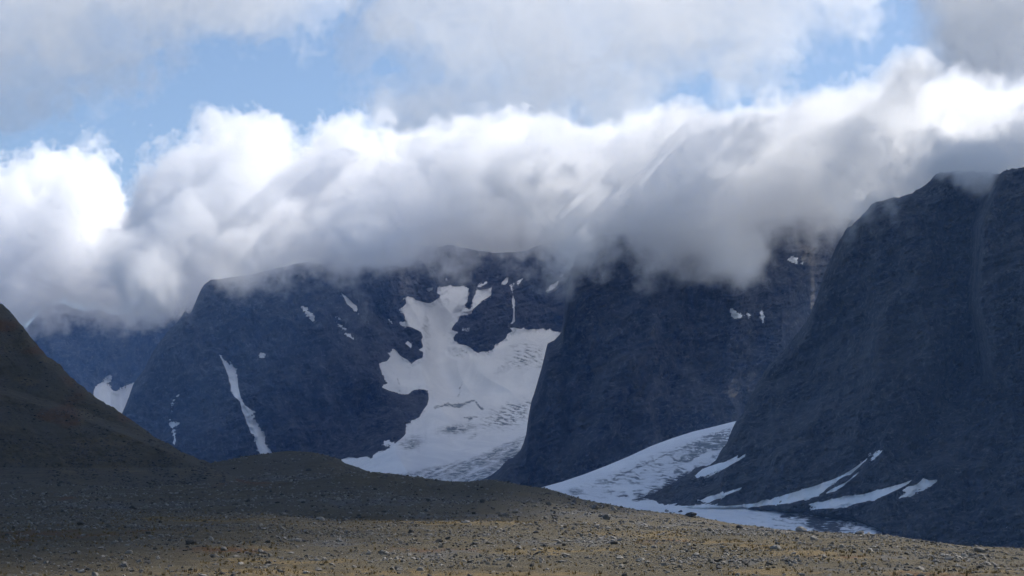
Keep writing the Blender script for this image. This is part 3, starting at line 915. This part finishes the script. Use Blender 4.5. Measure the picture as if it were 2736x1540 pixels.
# tufts of dry grass between the stones
M_GRASS = NT('dry_grass')
_r = M_GRASS.n('ShaderNodeNewGeometry').outputs['Random Per Island']
M_GRASS = M_GRASS.done(M_GRASS.mix(_r, (0.075, 0.066, 0.030), (0.20, 0.130, 0.050)))
g = np.random.default_rng(91)
gx_ = g.uniform(-150, 2886, 70000)
gr_ = np.sqrt(g.uniform(85.0 ** 2, 300.0 ** 2, 70000))
X_, Y_, Z_ = ground_z(gx_, gr_)
px, py, _ = proj(np.stack([X_, Y_, Z_], -1))
vg = np.maximum(regions(px, py, VEG), 0.8 * regions(px, py, RUST))
kp = g.uniform(0, 1, 70000) < (0.10 + 0.9 * vg) * np.clip(0.5 + fbm(X_ / 3, Y_ / 5, 3, 92), 0, 1)
base = np.stack([X_, Y_, Z_], -1)[kp]
n = len(base)
hh = g.uniform(0.08, 0.24, n)
tri = []
for k in range(7):
    a = g.uniform(0, 2 * math.pi, n)
    d = np.stack([np.cos(a), np.sin(a), 0 * a], -1)
    e = np.stack([-np.sin(a), np.cos(a), 0 * a], -1)
    root = base + d * (0.5 * hh)[:, None] * g.uniform(0, 1, n)[:, None]
    tip = root + d * (hh * g.uniform(0.2, 0.8, n))[:, None] + np.array([0, 0, 1.0]) * (hh * g.uniform(0.6, 1.1, n))[:, None]
    w = (0.16 * hh)[:, None]
    lo_ = np.array([0, 0, 0.03])
    tri.append(np.stack([root - e * w - lo_, root + e * w - lo_, tip], 1))
tri = np.concatenate(tri)
link('grass', np_mesh('grass', tri.reshape(-1, 3), np.arange(len(tri) * 3).reshape(-1, 3), smooth=False), M_GRASS, kind='stuff', label='dry ochre grass tufts between the stones of the near slope', cat='grass')

# single boulders seen in the photograph: x, y, width in pixels, height/width, tone, label
SPOTS = [
    (2296, 1418, 24, .42, 'dark flat boulder on the skyline right of the lower ice'),
    (1847, 1382, 30, .40, 'broad dark boulder on the skyline in front of the lower ice'),
    (2142, 1420, 32, .40, 'dark wedge-shaped boulder on the skyline below the swirled ice'),
    (2175, 1443, 20, .60, 'blocky grey boulder below the skyline under the swirled ice'),
    (1795, 1497, 20, .55, 'pale rounded boulder beside a darker one low on the right'),
    (1772, 1498, 14, .55, 'small pale stone just left of the pale rounded boulder low on the right'),
    (1098, 1425, 16, .70, 'dark pointed boulder on the tan slope, middle of the picture'),
    (1243, 1398, 26, .32, 'flat dark boulder on the tan crest below the dark moraine'),
    (1025, 1479, 26, .35, 'flat dark boulder on the lower slope left of centre'),
    (985, 1481, 18, .60, 'pyramid-shaped dark stone just left of a flat dark boulder'),
    (1510, 1486, 28, .32, 'flat brown boulder on the lower slope right of centre'),
    (1360, 1514, 14, .80, 'pale upright stone near the lower edge, right of centre'),
    (1123, 1523, 18, .60, 'grey blocky stone near the lower edge, left of centre'),
    (1620, 1389, 22, .70, 'upright grey boulder where the stony moraine meets the tan slope'),
    (1655, 1494, 20, .45, 'low grey boulder below the ochre band, right of centre'),
    (510, 1454, 28, .50, 'grey boulder on the shaded heath, largest at lower left'),
    (345, 1478, 22, .42, 'dark flat boulder on the shaded heath left of the larger grey one'),
    (403, 1435, 16, .40, 'pale flat stone on the rusty band at left'),
    (237, 1520, 16, .45, 'pale stone near the lower left corner'),
    (217, 1403, 20, .50, 'dark boulder on the shaded crest at left'),
    (855, 1391, 28, .35, 'long flat boulder on the shaded crest left of the tan slope'),
    (805, 1342, 22, .35, 'flat grey boulder on the dark moraine flank'),
    (755, 1378, 20, .40, 'small flat boulder left above the long flat one on the crest'),
    (1640, 1365, 18, .70, 'dark boulder on the ridge line above the valley glacier'),
    (1376, 1372, 18, .50, 'grey boulder at the foot of the dark moraine, middle of the picture'),
    (1590, 1362, 20, .60, 'angular boulder high on the stony moraine right of centre'),
    (2070, 1466, 30, .40, 'pale flat boulder beside the ochre band at right'),
    (2616, 1474, 30, .50, 'dark boulder below the skyline at the right edge'),
    (2534, 1494, 26, .45, 'grey boulder low at the right, beneath the dark one'),
    (1920, 1518, 18, .50, 'low dark stone near the lower edge at right'),
    (820, 1530, 22, .35, 'flat dark stone near the lower edge at left of centre'),
    (1270, 1455, 18, .45, 'low grey boulder in the middle of the tan slope'),
    (1430, 1425, 18, .40, 'flat grey stone on the upper tan slope'),
    (600, 1470, 18, .60, 'cracked grey stones on the rusty patch at left'),
]
BSH = [rock_shape(2, 500 + k, 10) for k in range(14)]
BME = [np_mesh('boulder', v, f, smooth=False) for v, f in BSH]
for m_ in BME:
    m_.materials.append(M_BOULDER)
nb = 0


def boulder(X_, Y_, Z_, w, hr, label, group=None):
    global nb
    g = np.random.default_rng(4000 + nb)
    o = bpy.data.objects.new('boulder', BME[nb % len(BME)])
    nb += 1
    sc.collection.objects.link(o)
    hgt = w * hr
    o.scale = (w * 0.56, w * 0.56 * g.uniform(0.6, 1.0), hgt * 0.72)
    o.rotation_euler = (g.normal(0, 0.12), g.normal(0, 0.16), g.uniform(-0.5, 0.5) + math.pi * g.integers(0, 2))
    o.location = (X_, Y_, Z_ + hgt * 0.30)
    o['label'] = label
    o['category'] = 'boulder'
    if group:
        o['group'] = group


taken = []
for x, y, wpx, hr, label in SPOTS:
    r = ray_to_ground(x, y)
    if r is None:
        r = {True: 205.0}.get(y > 1370, 400.0)
        for dy in range(2, 30, 2):
            q = ray_to_ground(x, y + dy)
            if q is not None:
                r = q
                break
    gx_, gy_, gz_ = ground_z(np.array([float(x)]), np.array([r]))
    boulder(gx_[0], gy_[0], gz_[0], wpx * r / F, hr, label)
# dark blocks lying on the lower ice
for x, y, wpx, label in [(1781, 1367, 13, 'dark block on the lower ice, left of three near the stony ridge'), (1801, 1371, 7, 'small dark block on the lower ice, middle of three near the stony ridge'),
                         (1818, 1369, 12, 'dark block on the lower ice, right of three near the stony ridge'), (1885, 1358, 6, 'small dark block on the snow ribbon, left of two'),
                         (1909, 1354, 6, 'small dark block on the snow ribbon, right of two'), (2087, 1342, 10, 'dark block on the long sweeping snow ribbon')]:
    r = float(r_glac(x, y)) if y > 1350 else float(near.low(np.array([float(x)]), np.array([float(y)]))[0]) - 4
    q = at(float(x), float(y), r)
    boulder(q[0], q[1], q[2] - 0.6, wpx * r / F, 0.6, label)
ZONES = [
    (90, 90, 235, 0.32, 0.65, 41, 'grey weathered stone on the near heath slope', 'stones on the near slope'),
    (110, 240, 470, 0.65, 1.3, 42, 'angular grey block on the moraine behind the near slope', 'blocks on the moraine'),
    (40, 480, 690, 1.1, 2.2, 43, 'dark block on the brown knoll behind the moraine', 'blocks on the knoll'),
]
for n_, ra, rb, s0, s1, seed, label, group in ZONES:
    X_, Y_, Z_, size, g = scatter(n_, ra, rb, s0, s1, seed, 1.8)
    for i in range(len(X_)):
        qx = proj(np.array([X_[i], Y_[i], Z_[i]]))[0]
        place = ['at the left edge', 'left of the middle', 'in the middle', 'right of the middle', 'at the right edge'][int(np.clip((qx + 150) / 608, 0, 4))]
        boulder(X_[i], Y_[i], Z_[i], size[i], g.uniform(0.35, 0.7), label + ', ' + place, group + ' ' + place)

# ------------------------------------------------------------------ clouds
def cloud_material(name, density, g=0.0, fine=30.0, ero=0.8):
    """Fog whose edge is torn by fine noise; the grid holds 0.5 on the cloud's surface."""
    m = bpy.data.materials.new(name)
    m.use_nodes = True
    t = m.node_tree
    t.nodes.remove(t.nodes['Principled BSDF'])
    v = t.nodes.new('ShaderNodeVolumePrincipled')
    v.inputs['Color'].default_value = (1, 1, 1, 1)
    v.inputs['Density Attribute'].default_value = ''
    v.inputs['Anisotropy'].default_value = g
    at_ = t.nodes.new('ShaderNodeAttribute'); at_.attribute_name = 'density'
    ge = t.nodes.new('ShaderNodeNewGeometry')
    if not fine:                        # smooth fog, no torn edge
        mr = t.nodes.new('ShaderNodeMapRange')
        for i_, q_ in ((1, 0.42), (2, 0.80), (3, 0.0), (4, density)):
            mr.inputs[i_].default_value = q_
        t.links.new(at_.outputs['Fac'], mr.inputs[0])
        t.links.new(mr.outputs[0], v.inputs['Density'])
        t.links.new(v.outputs[0], t.nodes['Material Output'].inputs['Volume'])
        return m
    nz = t.nodes.new('ShaderNodeTexNoise')
    nz.inputs['Scale'].default_value = 1.0 / fine
    nz.inputs['Detail'].default_value = 2.0
    nz.inputs['Roughness'].default_value = 0.62
    m1 = t.nodes.new('ShaderNodeMath'); m1.operation = 'MULTIPLY_ADD'
    m1.inputs[1].default_value = ero
    m1.inputs[2].default_value = -0.5 * ero
    m2 = t.nodes.new('ShaderNodeMath'); m2.operation = 'ADD'
    mr = t.nodes.new('ShaderNodeMapRange'); mr.interpolation_type = 'SMOOTHSTEP'
    mr.inputs[1].default_value = 0.42
    mr.inputs[2].default_value = 0.80
    mr.inputs[4].default_value = density
    L = t.links.new
    L(ge.outputs['Position'], nz.inputs['Vector']); L(nz.outputs['Fac'], m1.inputs[0]); L(m1.outputs[0], m2.inputs[0]); L(at_.outputs['Fac'], m2.inputs[1])
    gate = t.nodes.new('ShaderNodeMath'); gate.operation = 'GREATER_THAN'; gate.inputs[1].default_value = 0.02
    mu = t.nodes.new('ShaderNodeMath'); mu.operation = 'MULTIPLY'
    L(m2.outputs[0], mr.inputs[0]); L(at_.outputs['Fac'], gate.inputs[0]); L(mr.outputs[0], mu.inputs[0]); L(gate.outputs[0], mu.inputs[1])
    L(mu.outputs[0], v.inputs['Density'])
    L(v.outputs[0], t.nodes['Material Output'].inputs['Volume'])
    return m


def band_noise(shape, vox, lam, seed):
    """Smooth random field with features about lam metres across, unit variance."""
    g = np.random.default_rng(seed)
    n = g.standard_normal(shape).astype(np.float32)
    f = np.fft.rfftn(n)
    k = [np.fft.fftfreq(shape[0], vox), np.fft.fftfreq(shape[1], vox), np.fft.rfftfreq(shape[2], vox)]
    k2 = k[0][:, None, None] ** 2 + k[1][None, :, None] ** 2 + k[2][None, None, :] ** 2
    q = np.sqrt(k2) * lam
    f *= np.exp(-((q - 1.0) / 0.45) ** 2)
    n = np.fft.irfftn(f, shape).astype(np.float32)
    return n / max(n.std(), 1e-9)


FV = 2736 / 2576.0


def make_cloud(name, label, outline, rc, half, vox, mat, seed, lam0=260.0, octs=5, amp=60.0, edge=(22.0, 130.0), soft_y=(600, 760), flat=1.0, world_box=None, shape=None, drop=(0.0, 0, 1)):
    """A cloud as a grid of densities: the outline swollen to a rounded body half metres deep, broken up by noise."""
    if world_box is None:
        o = np.array(outline, float) * FV
        x0, y0 = o.min(0)
        x1, y1 = o.max(0)
        cs = []
        for xx in (x0, x1):
            for yy in (y0, y1):
                for sgn in (-1, 1):
                    cs.append(at(np.array(xx), np.array(yy), rc(xx) + sgn * half / flat - (drop[0] if sgn < 0 else 0)))
        cs = np.array(cs)
        lo, hi = cs.min(0) - amp, cs.max(0) + amp
    else:
        lo, hi = np.array(world_box[0], float), np.array(world_box[1], float)
    n = np.maximum(np.ceil((hi - lo) / vox).astype(int), 4)
    hi = lo + (n - 1) * vox
    ax = [lo[i] + vox * np.arange(n[i]) for i in range(3)]
    P = np.stack(np.meshgrid(*ax, indexing='ij'), -1).astype(np.float32)
    if shape is not None:
        S = shape(P)
        soft = np.full(S.shape, edge[0], np.float32)
    else:
        PX, PY, PR = proj(P)
        k = PR / F
        # distance to the outline on a coarse pixel raster, then looked up
        gxs, gys = np.arange(x0 - 120, x1 + 121, 6.0), np.arange(y0 - 120, y1 + 121, 6.0)
        RX, RY = np.meshgrid(gxs, gys)
        DD = sdist(o, RX, RY)
        i = np.clip(np.rint((PX - gxs[0]) / 6).astype(int), 0, len(gxs) - 1)
        j = np.clip(np.rint((PY - gys[0]) / 6).astype(int), 0, len(gys) - 1)
        D = DD[j, i] * k
        dep = np.abs(PR - rc(PX) + drop[0] * sstep(drop[1], drop[2], PY)) * flat
        q = np.maximum(half - D, 0)
        S = (half - np.sqrt(q * q + dep * dep)).astype(np.float32)
        soft = edge[0] + (edge[1] - edge[0]) * sstep(soft_y[0], soft_y[1], PY)
    lam, a = lam0, amp
    for o_ in range(octs):
        if lam < 2.2 * vox:
            break
        nz = band_noise(tuple(n), vox, lam, seed + o_)
        S = S + a * (0.7 - np.abs(nz)) * 0.9 if o_ else S + a * 0.55 * nz
        lam *= 0.5
        a *= 0.72
    wd = np.maximum(soft, 2.2 * vox)
    den = np.clip(0.5 + (S - 4.0 + 0.1 * (soft - edge[0])) / (2 * wd), 0, 1).astype(np.float32)
    den[den < 0.12] = 0
    for ax_ in range(3):                # nothing touches the wall of the grid
        idx = [slice(None)] * 3
        for e in (0, -1):
            idx[ax_] = e
            den[tuple(idx)] = 0
    N = int(n[0]) * int(n[1]) * int(n[2])
    me = bpy.data.meshes.new(name)
    me.vertices.add(N)
    me.vertices.foreach_set('co', P.transpose(2, 1, 0, 3).ravel())
    attr(me, 'dens', den.transpose(2, 1, 0))
    ob = link(name, me, mat, kind='stuff', label=label, cat='cloud')
    # geometry nodes: turn the point densities into a fog volume
    ng = bpy.data.node_groups.new(name, 'GeometryNodeTree')
    ng.interface.new_socket('Geometry', in_out='INPUT', socket_type='NodeSocketGeometry')
    ng.interface.new_socket('Geometry', in_out='OUTPUT', socket_type='NodeSocketGeometry')
    gi, go = ng.nodes.new('NodeGroupInput'), ng.nodes.new('NodeGroupOutput')
    vc = ng.nodes.new('GeometryNodeVolumeCube')
    vc.inputs['Min'].default_value = tuple(lo)
    vc.inputs['Max'].default_value = tuple(hi)
    for nm, v in zip(('Resolution X', 'Resolution Y', 'Resolution Z'), n):
        vc.inputs[nm].default_value = int(v)
    pos = ng.nodes.new('GeometryNodeInputPosition')
    sub = ng.nodes.new('ShaderNodeVectorMath'); sub.operation = 'SUBTRACT'; sub.inputs[1].default_value = tuple(lo)
    div = ng.nodes.new('ShaderNodeVectorMath'); div.operation = 'SCALE'; div.inputs['Scale'].default_value = 1.0 / vox
    rnd = ng.nodes.new('ShaderNodeVectorMath'); rnd.operation = 'ADD'; rnd.inputs[1].default_value = (0.5, 0.5, 0.5)
    flo = ng.nodes.new('ShaderNodeVectorMath'); flo.operation = 'FLOOR'
    dot = ng.nodes.new('ShaderNodeVectorMath'); dot.operation = 'DOT_PRODUCT'; dot.inputs[1].default_value = (1.0, float(n[0]), float(n[0] * n[1]))
    f2i = ng.nodes.new('FunctionNodeFloatToInt'); f2i.rounding_mode = 'ROUND'
    smp = ng.nodes.new('GeometryNodeSampleIndex'); smp.data_type = 'FLOAT'; smp.domain = 'POINT'; smp.clamp = True
    na = ng.nodes.new('GeometryNodeInputNamedAttribute'); na.data_type = 'FLOAT'; na.inputs['Name'].default_value = 'dens'
    sm = ng.nodes.new('GeometryNodeSetMaterial'); sm.inputs['Material'].default_value = mat
    L = ng.links.new
    L(pos.outputs[0], sub.inputs[0]); L(sub.outputs[0], div.inputs[0]); L(div.outputs[0], rnd.inputs[0]); L(rnd.outputs[0], flo.inputs[0])
    L(flo.outputs[0], dot.inputs[0]); L(dot.outputs['Value'], f2i.inputs[0]); L(f2i.outputs[0], smp.inputs['Index'])
    L(gi.outputs[0], smp.inputs['Geometry']); L(na.outputs[0], smp.inputs['Value'])
    L(smp.outputs[0], vc.inputs['Density']); L(vc.outputs[0], sm.inputs[0]); L(sm.outputs[0], go.inputs[0])
    md = ob.modifiers.new('density', 'NODES')
    md.node_group = ng
    print('CLOUD', name, n, N, float((den > 0).mean()))
    return ob


M_CLOUD = cloud_material('cloud', 0.0125)
M_CLOUD_GREY = cloud_material('grey_cloud', 0.005, 0.0, 160.0, 0.5)
M_SHADE = cloud_material('shade_cloud', 0.02, fine=0)  # smooth fog for the clouds put in to cast shade
M_WISP = cloud_material('cloud_wisp', 0.024, 0.0, 22.0, 0.9)
M_CLOUD_HIGH = cloud_material('high_cloud', 0.0021, 0.4, 90.0, 0.9)

make_cloud('cloud', 'rounded white cumulus at the far left, behind the far peak',
           [(-300, 480), (-60, 450), (0, 425), (40, 410), (90, 412), (110, 390), (150, 378), (190, 385), (215, 405), (255, 402), (290, 440), (315, 490), (322, 525), (420, 520), (650, 470), (900, 470),
            (900, 700), (500, 790), (330, 800), (260, 800), (190, 790), (120, 790), (70, 820), (0, 860), (-100, 900), (-300, 900)],
           lambda x: 5950 + 0 * x, 330, 12.0, M_CLOUD, 100, lam0=220, amp=50, edge=(26.0, 110.0), soft_y=(560, 820), flat=0.6)
make_cloud('cloud', 'large domed cumulus with grey base resting on the dark peak',
           [(300, 590), (318, 520), (330, 470), (350, 440), (375, 410), (380, 385), (420, 378), (470, 360), (500, 345), (545, 320), (590, 310), (640, 305), (690, 318), (720, 345), (735, 368), (775, 360), (800, 345),
            (850, 325), (900, 312), (960, 330), (1060, 350), (1150, 420), (1250, 520), (1250, 590), (1150, 622), (1000, 668), (880, 694), (800, 670), (740, 664), (700, 692), (620, 700), (540, 674), (480, 690), (450, 740),
            (380, 770), (320, 760), (285, 700), (290, 640)],
           lambda x: 4300 + 0 * x, 400, 9.0, M_CLOUD, 200, lam0=200, amp=46, edge=(24.0, 90.0), soft_y=(430, 760), flat=0.55, drop=(480.0, 480, 700))
make_cloud('cloud', 'bright ragged cloud bank pouring over the middle and right-hand mountains',
           [(960, 335), (1100, 325), (1250, 325), (1400, 335), (1550, 345), (1650, 315), (1700, 300), (1800, 285), (1880, 280), (1960, 270), (2050, 255), (2150, 235), (2210, 225), (2260, 190), (2310, 165), (2335, 178),
            (2300, 215), (2400, 290), (2576, 320), (2900, 320), (2900, 420), (2640, 425), (2520, 462), (2400, 450), (2300, 475), (2220, 500), (2160, 550), (2100, 585), (2000, 570), (1930, 580), (1890, 630), (1860, 695), (1800, 695), (1700, 690), (1620, 700), (1560, 650),
            (1500, 690), (1460, 640), (1400, 600), (1300, 585), (1200, 580), (1130, 530), (1060, 450)],
           lambda x: np.interp(x, [1000, 1500, 1900, 2300, 2700, 3100], [4150, 3350, 3000, 2780, 2650, 2600]), 290, 9.5, M_CLOUD, 300, lam0=180, amp=40, edge=(24.0, 90.0), soft_y=(330, 640), flat=0.38)
make_cloud('cloud', 'grey ragged cloud hanging in front of the blue-black middle wall',
           [(1330, 590), (1360, 530), (1420, 480), (1520, 440), (1650, 420), (1800, 410), (1930, 400), (2000, 430), (2010, 500), (1960, 545), (1920, 590), (1880, 650), (1800, 680), (1720, 662), (1650, 672), (1600, 630), (1550, 630), (1510, 675), (1440, 690), (1390, 660)],
           lambda x: np.interp(x, [1400, 2000, 2250, 2400], [2740, 2780, 2860, 2860]), 130, 7.0, M_CLOUD, 340, lam0=120, amp=34, edge=(30, 70), soft_y=(560, 740), flat=0.8)
make_cloud('cloud', 'thin veil of cloud trailing over the right-hand summit',
           [(2140, 590), (2190, 500), (2260, 410), (2350, 360), (2480, 350), (2590, 380), (2560, 450), (2500, 490), (2430, 490), (2350, 510), (2290, 540), (2240, 580), (2190, 620)],
           lambda x: np.interp(x, [2150, 2400, 2700], [1760, 1690, 1690]), 60, 5.0, M_WISP, 380, lam0=80, amp=22, edge=(26, 45), soft_y=(420, 560), flat=0.45)
make_cloud('cloud', 'cloud mass added behind the middle mountain, shading the wall and glacier',
           [(1050, 420), (1150, 330), (1400, 320), (1700, 310), (1900, 290), (2150, 270), (2350, 220), (2800, 200), (2800, 640), (2300, 660), (1800, 640), (1300, 680), (1000, 690), (850, 640), (900, 480)],
           lambda x: np.interp(x, [1350, 1900, 2500], [4950, 4300, 3650]), 260, 22.0, M_SHADE, 360, lam0=220, amp=50, soft_y=(400, 640), flat=0.45)  # added to keep sun off glacier and walls, mostly out of sight
make_cloud('cloud', 'hidden cloud mass added between the back wall and the middle mountain as shade',
           [(1080, 480), (1180, 380), (1500, 340), (2000, 320), (2300, 320), (2300, 560), (1800, 580), (1300, 565), (1120, 540)],
           lambda x: np.interp(x, [1300, 2300], [4050, 3650]), 230, 22.0, M_SHADE, 365, lam0=220, amp=40, edge=(40, 50), soft_y=(400, 640), flat=0.45)  # unseen filler cloud, added to stop sun patches on the back wall
make_cloud('cloud', 'broad soft cloud filling the upper left sky',
           [(-500, -300), (900, -300), (890, 20), (820, 60), (720, 90), (600, 110), (500, 120), (480, 150), (420, 140), (380, 160), (350, 200), (320, 250), (260, 270), (200, 270), (120, 290), (50, 320), (0, 345), (-500, 380)],
           lambda x: 9000 + 0 * x, 480, 25.0, M_CLOUD_HIGH, 400, lam0=420, amp=130, edge=(60, 150), soft_y=(0, 250), flat=1.3)
make_cloud('cloud', 'broad bright cloud across the upper middle of the sky',
           [(890, -300), (870, 40), (890, 110), (920, 150), (960, 140), (1000, 170), (930, 230), (915, 260), (940, 340), (1000, 410), (1200, 420), (1400, 405), (1530, 380), (1610, 320), (1700, 250), (1800, 230), (1900, 210),
            (1990, 200), (2050, 150), (2040, 90), (2080, 60), (2200, 70), (2230, 30), (2200, -300)],
           lambda x: 8300 + 0 * x, 480, 24.0, M_CLOUD_HIGH, 500, lam0=420, amp=130, edge=(55, 140), soft_y=(0, 250), flat=1.3)
make_cloud('cloud', 'smooth grey cloud in the upper right corner of the sky',
           [(2240, -300), (2260, 60), (2235, 150), (2245, 210), (2300, 200), (2340, 210), (2370, 280), (2450, 340), (2576, 360), (3000, 360), (3000, -300)],
           lambda x: 6200 + 0 * x, 420, 20.0, M_CLOUD_GREY, 600, lam0=500, amp=70, edge=(120, 220), soft_y=(0, 250), flat=1.0)


# the cloud overhead (above the picture) whose shadow lies on the hill and the left of the moraine
def shade_shape(P):
    gx = P[..., 0] - SUN_DIR[0] / SUN_DIR[2] * P[..., 2]
    gy = P[..., 1] - SUN_DIR[1] / SUN_DIR[2] * P[..., 2]
    xe = np.interp(gy, [60, 90, 120, 150, 200, 230, 300, 420, 700, 1100], [-46, -26, -22, -22, -24, -8, 0, 12, 24, 50])
    e = np.minimum(np.minimum(xe - gx, gx + 900), np.minimum(gy - 60, 1200 - gy))
    hz = np.abs(P[..., 2] - 1080)
    return np.minimum(e, 130 - hz).astype(np.float32)


kx, ky = SUN_DIR[0] / SUN_DIR[2], SUN_DIR[1] / SUN_DIR[2]
make_cloud('cloud', 'cloud drifting overhead, out of the picture, shading the brown hill', None, None, 0, 20.0, M_SHADE, 700, lam0=140, octs=3, amp=20, edge=(65, 65),
           world_box=((-950 + kx * 930, -20 + ky * 930, 920), (120 + kx * 1240, 1230 + ky * 1240, 1240)), shape=shade_shape)



def shade_valley(P):  # unseen cloud added for shade, its shape projected back from the glacier
    gx = P[..., 0] - SUN_DIR[0] / SUN_DIR[2] * (P[..., 2] - 60)
    gy = P[..., 1] - SUN_DIR[1] / SUN_DIR[2] * (P[..., 2] - 60)
    e = np.minimum(np.minimum(gx + 260, 600 - gx), np.minimum(gy - 1180, 2080 - gy))
    return np.minimum(e, 110 - np.abs(P[..., 2] - 1120)).astype(np.float32)


make_cloud('cloud', 'unseen cloud added overhead, above the picture, to shade the valley glacier', None, None, 0, 24.0, M_SHADE, 720, lam0=200, octs=3, amp=30, edge=(50, 50),
           world_box=((-320 + kx * 950, 1100 + ky * 950, 980), (650 + kx * 1200, 2140 + ky * 1200, 1260)), shape=shade_valley)

# ------------------------------------------------------------------ the air
me = np_mesh('haze', [(x, y, z) for z in (-30, 800) for y in (-300, 7400) for x in (-4600, 4600)],
             [(0, 2, 3, 1), (4, 5, 7, 6), (0, 1, 5, 4), (2, 6, 7, 3), (0, 4, 6, 2), (1, 3, 7, 5)], smooth=False)
mh = bpy.data.materials.new('haze')
mh.use_nodes = True
mh.node_tree.nodes.remove(mh.node_tree.nodes['Principled BSDF'])
hv = mh.node_tree.nodes.new('ShaderNodeVolumePrincipled')
hv.inputs['Color'].default_value = (0.22, 0.45, 1.0, 1)
hv.inputs['Density'].default_value = 4.6e-5
hv.inputs['Anisotropy'].default_value = 0.0
mh.node_tree.links.new(hv.outputs[0], mh.node_tree.nodes['Material Output'].inputs['Volume'])
link('haze', me, mh, kind='stuff', label='thin blue air between the camera and the mountains', cat='haze')
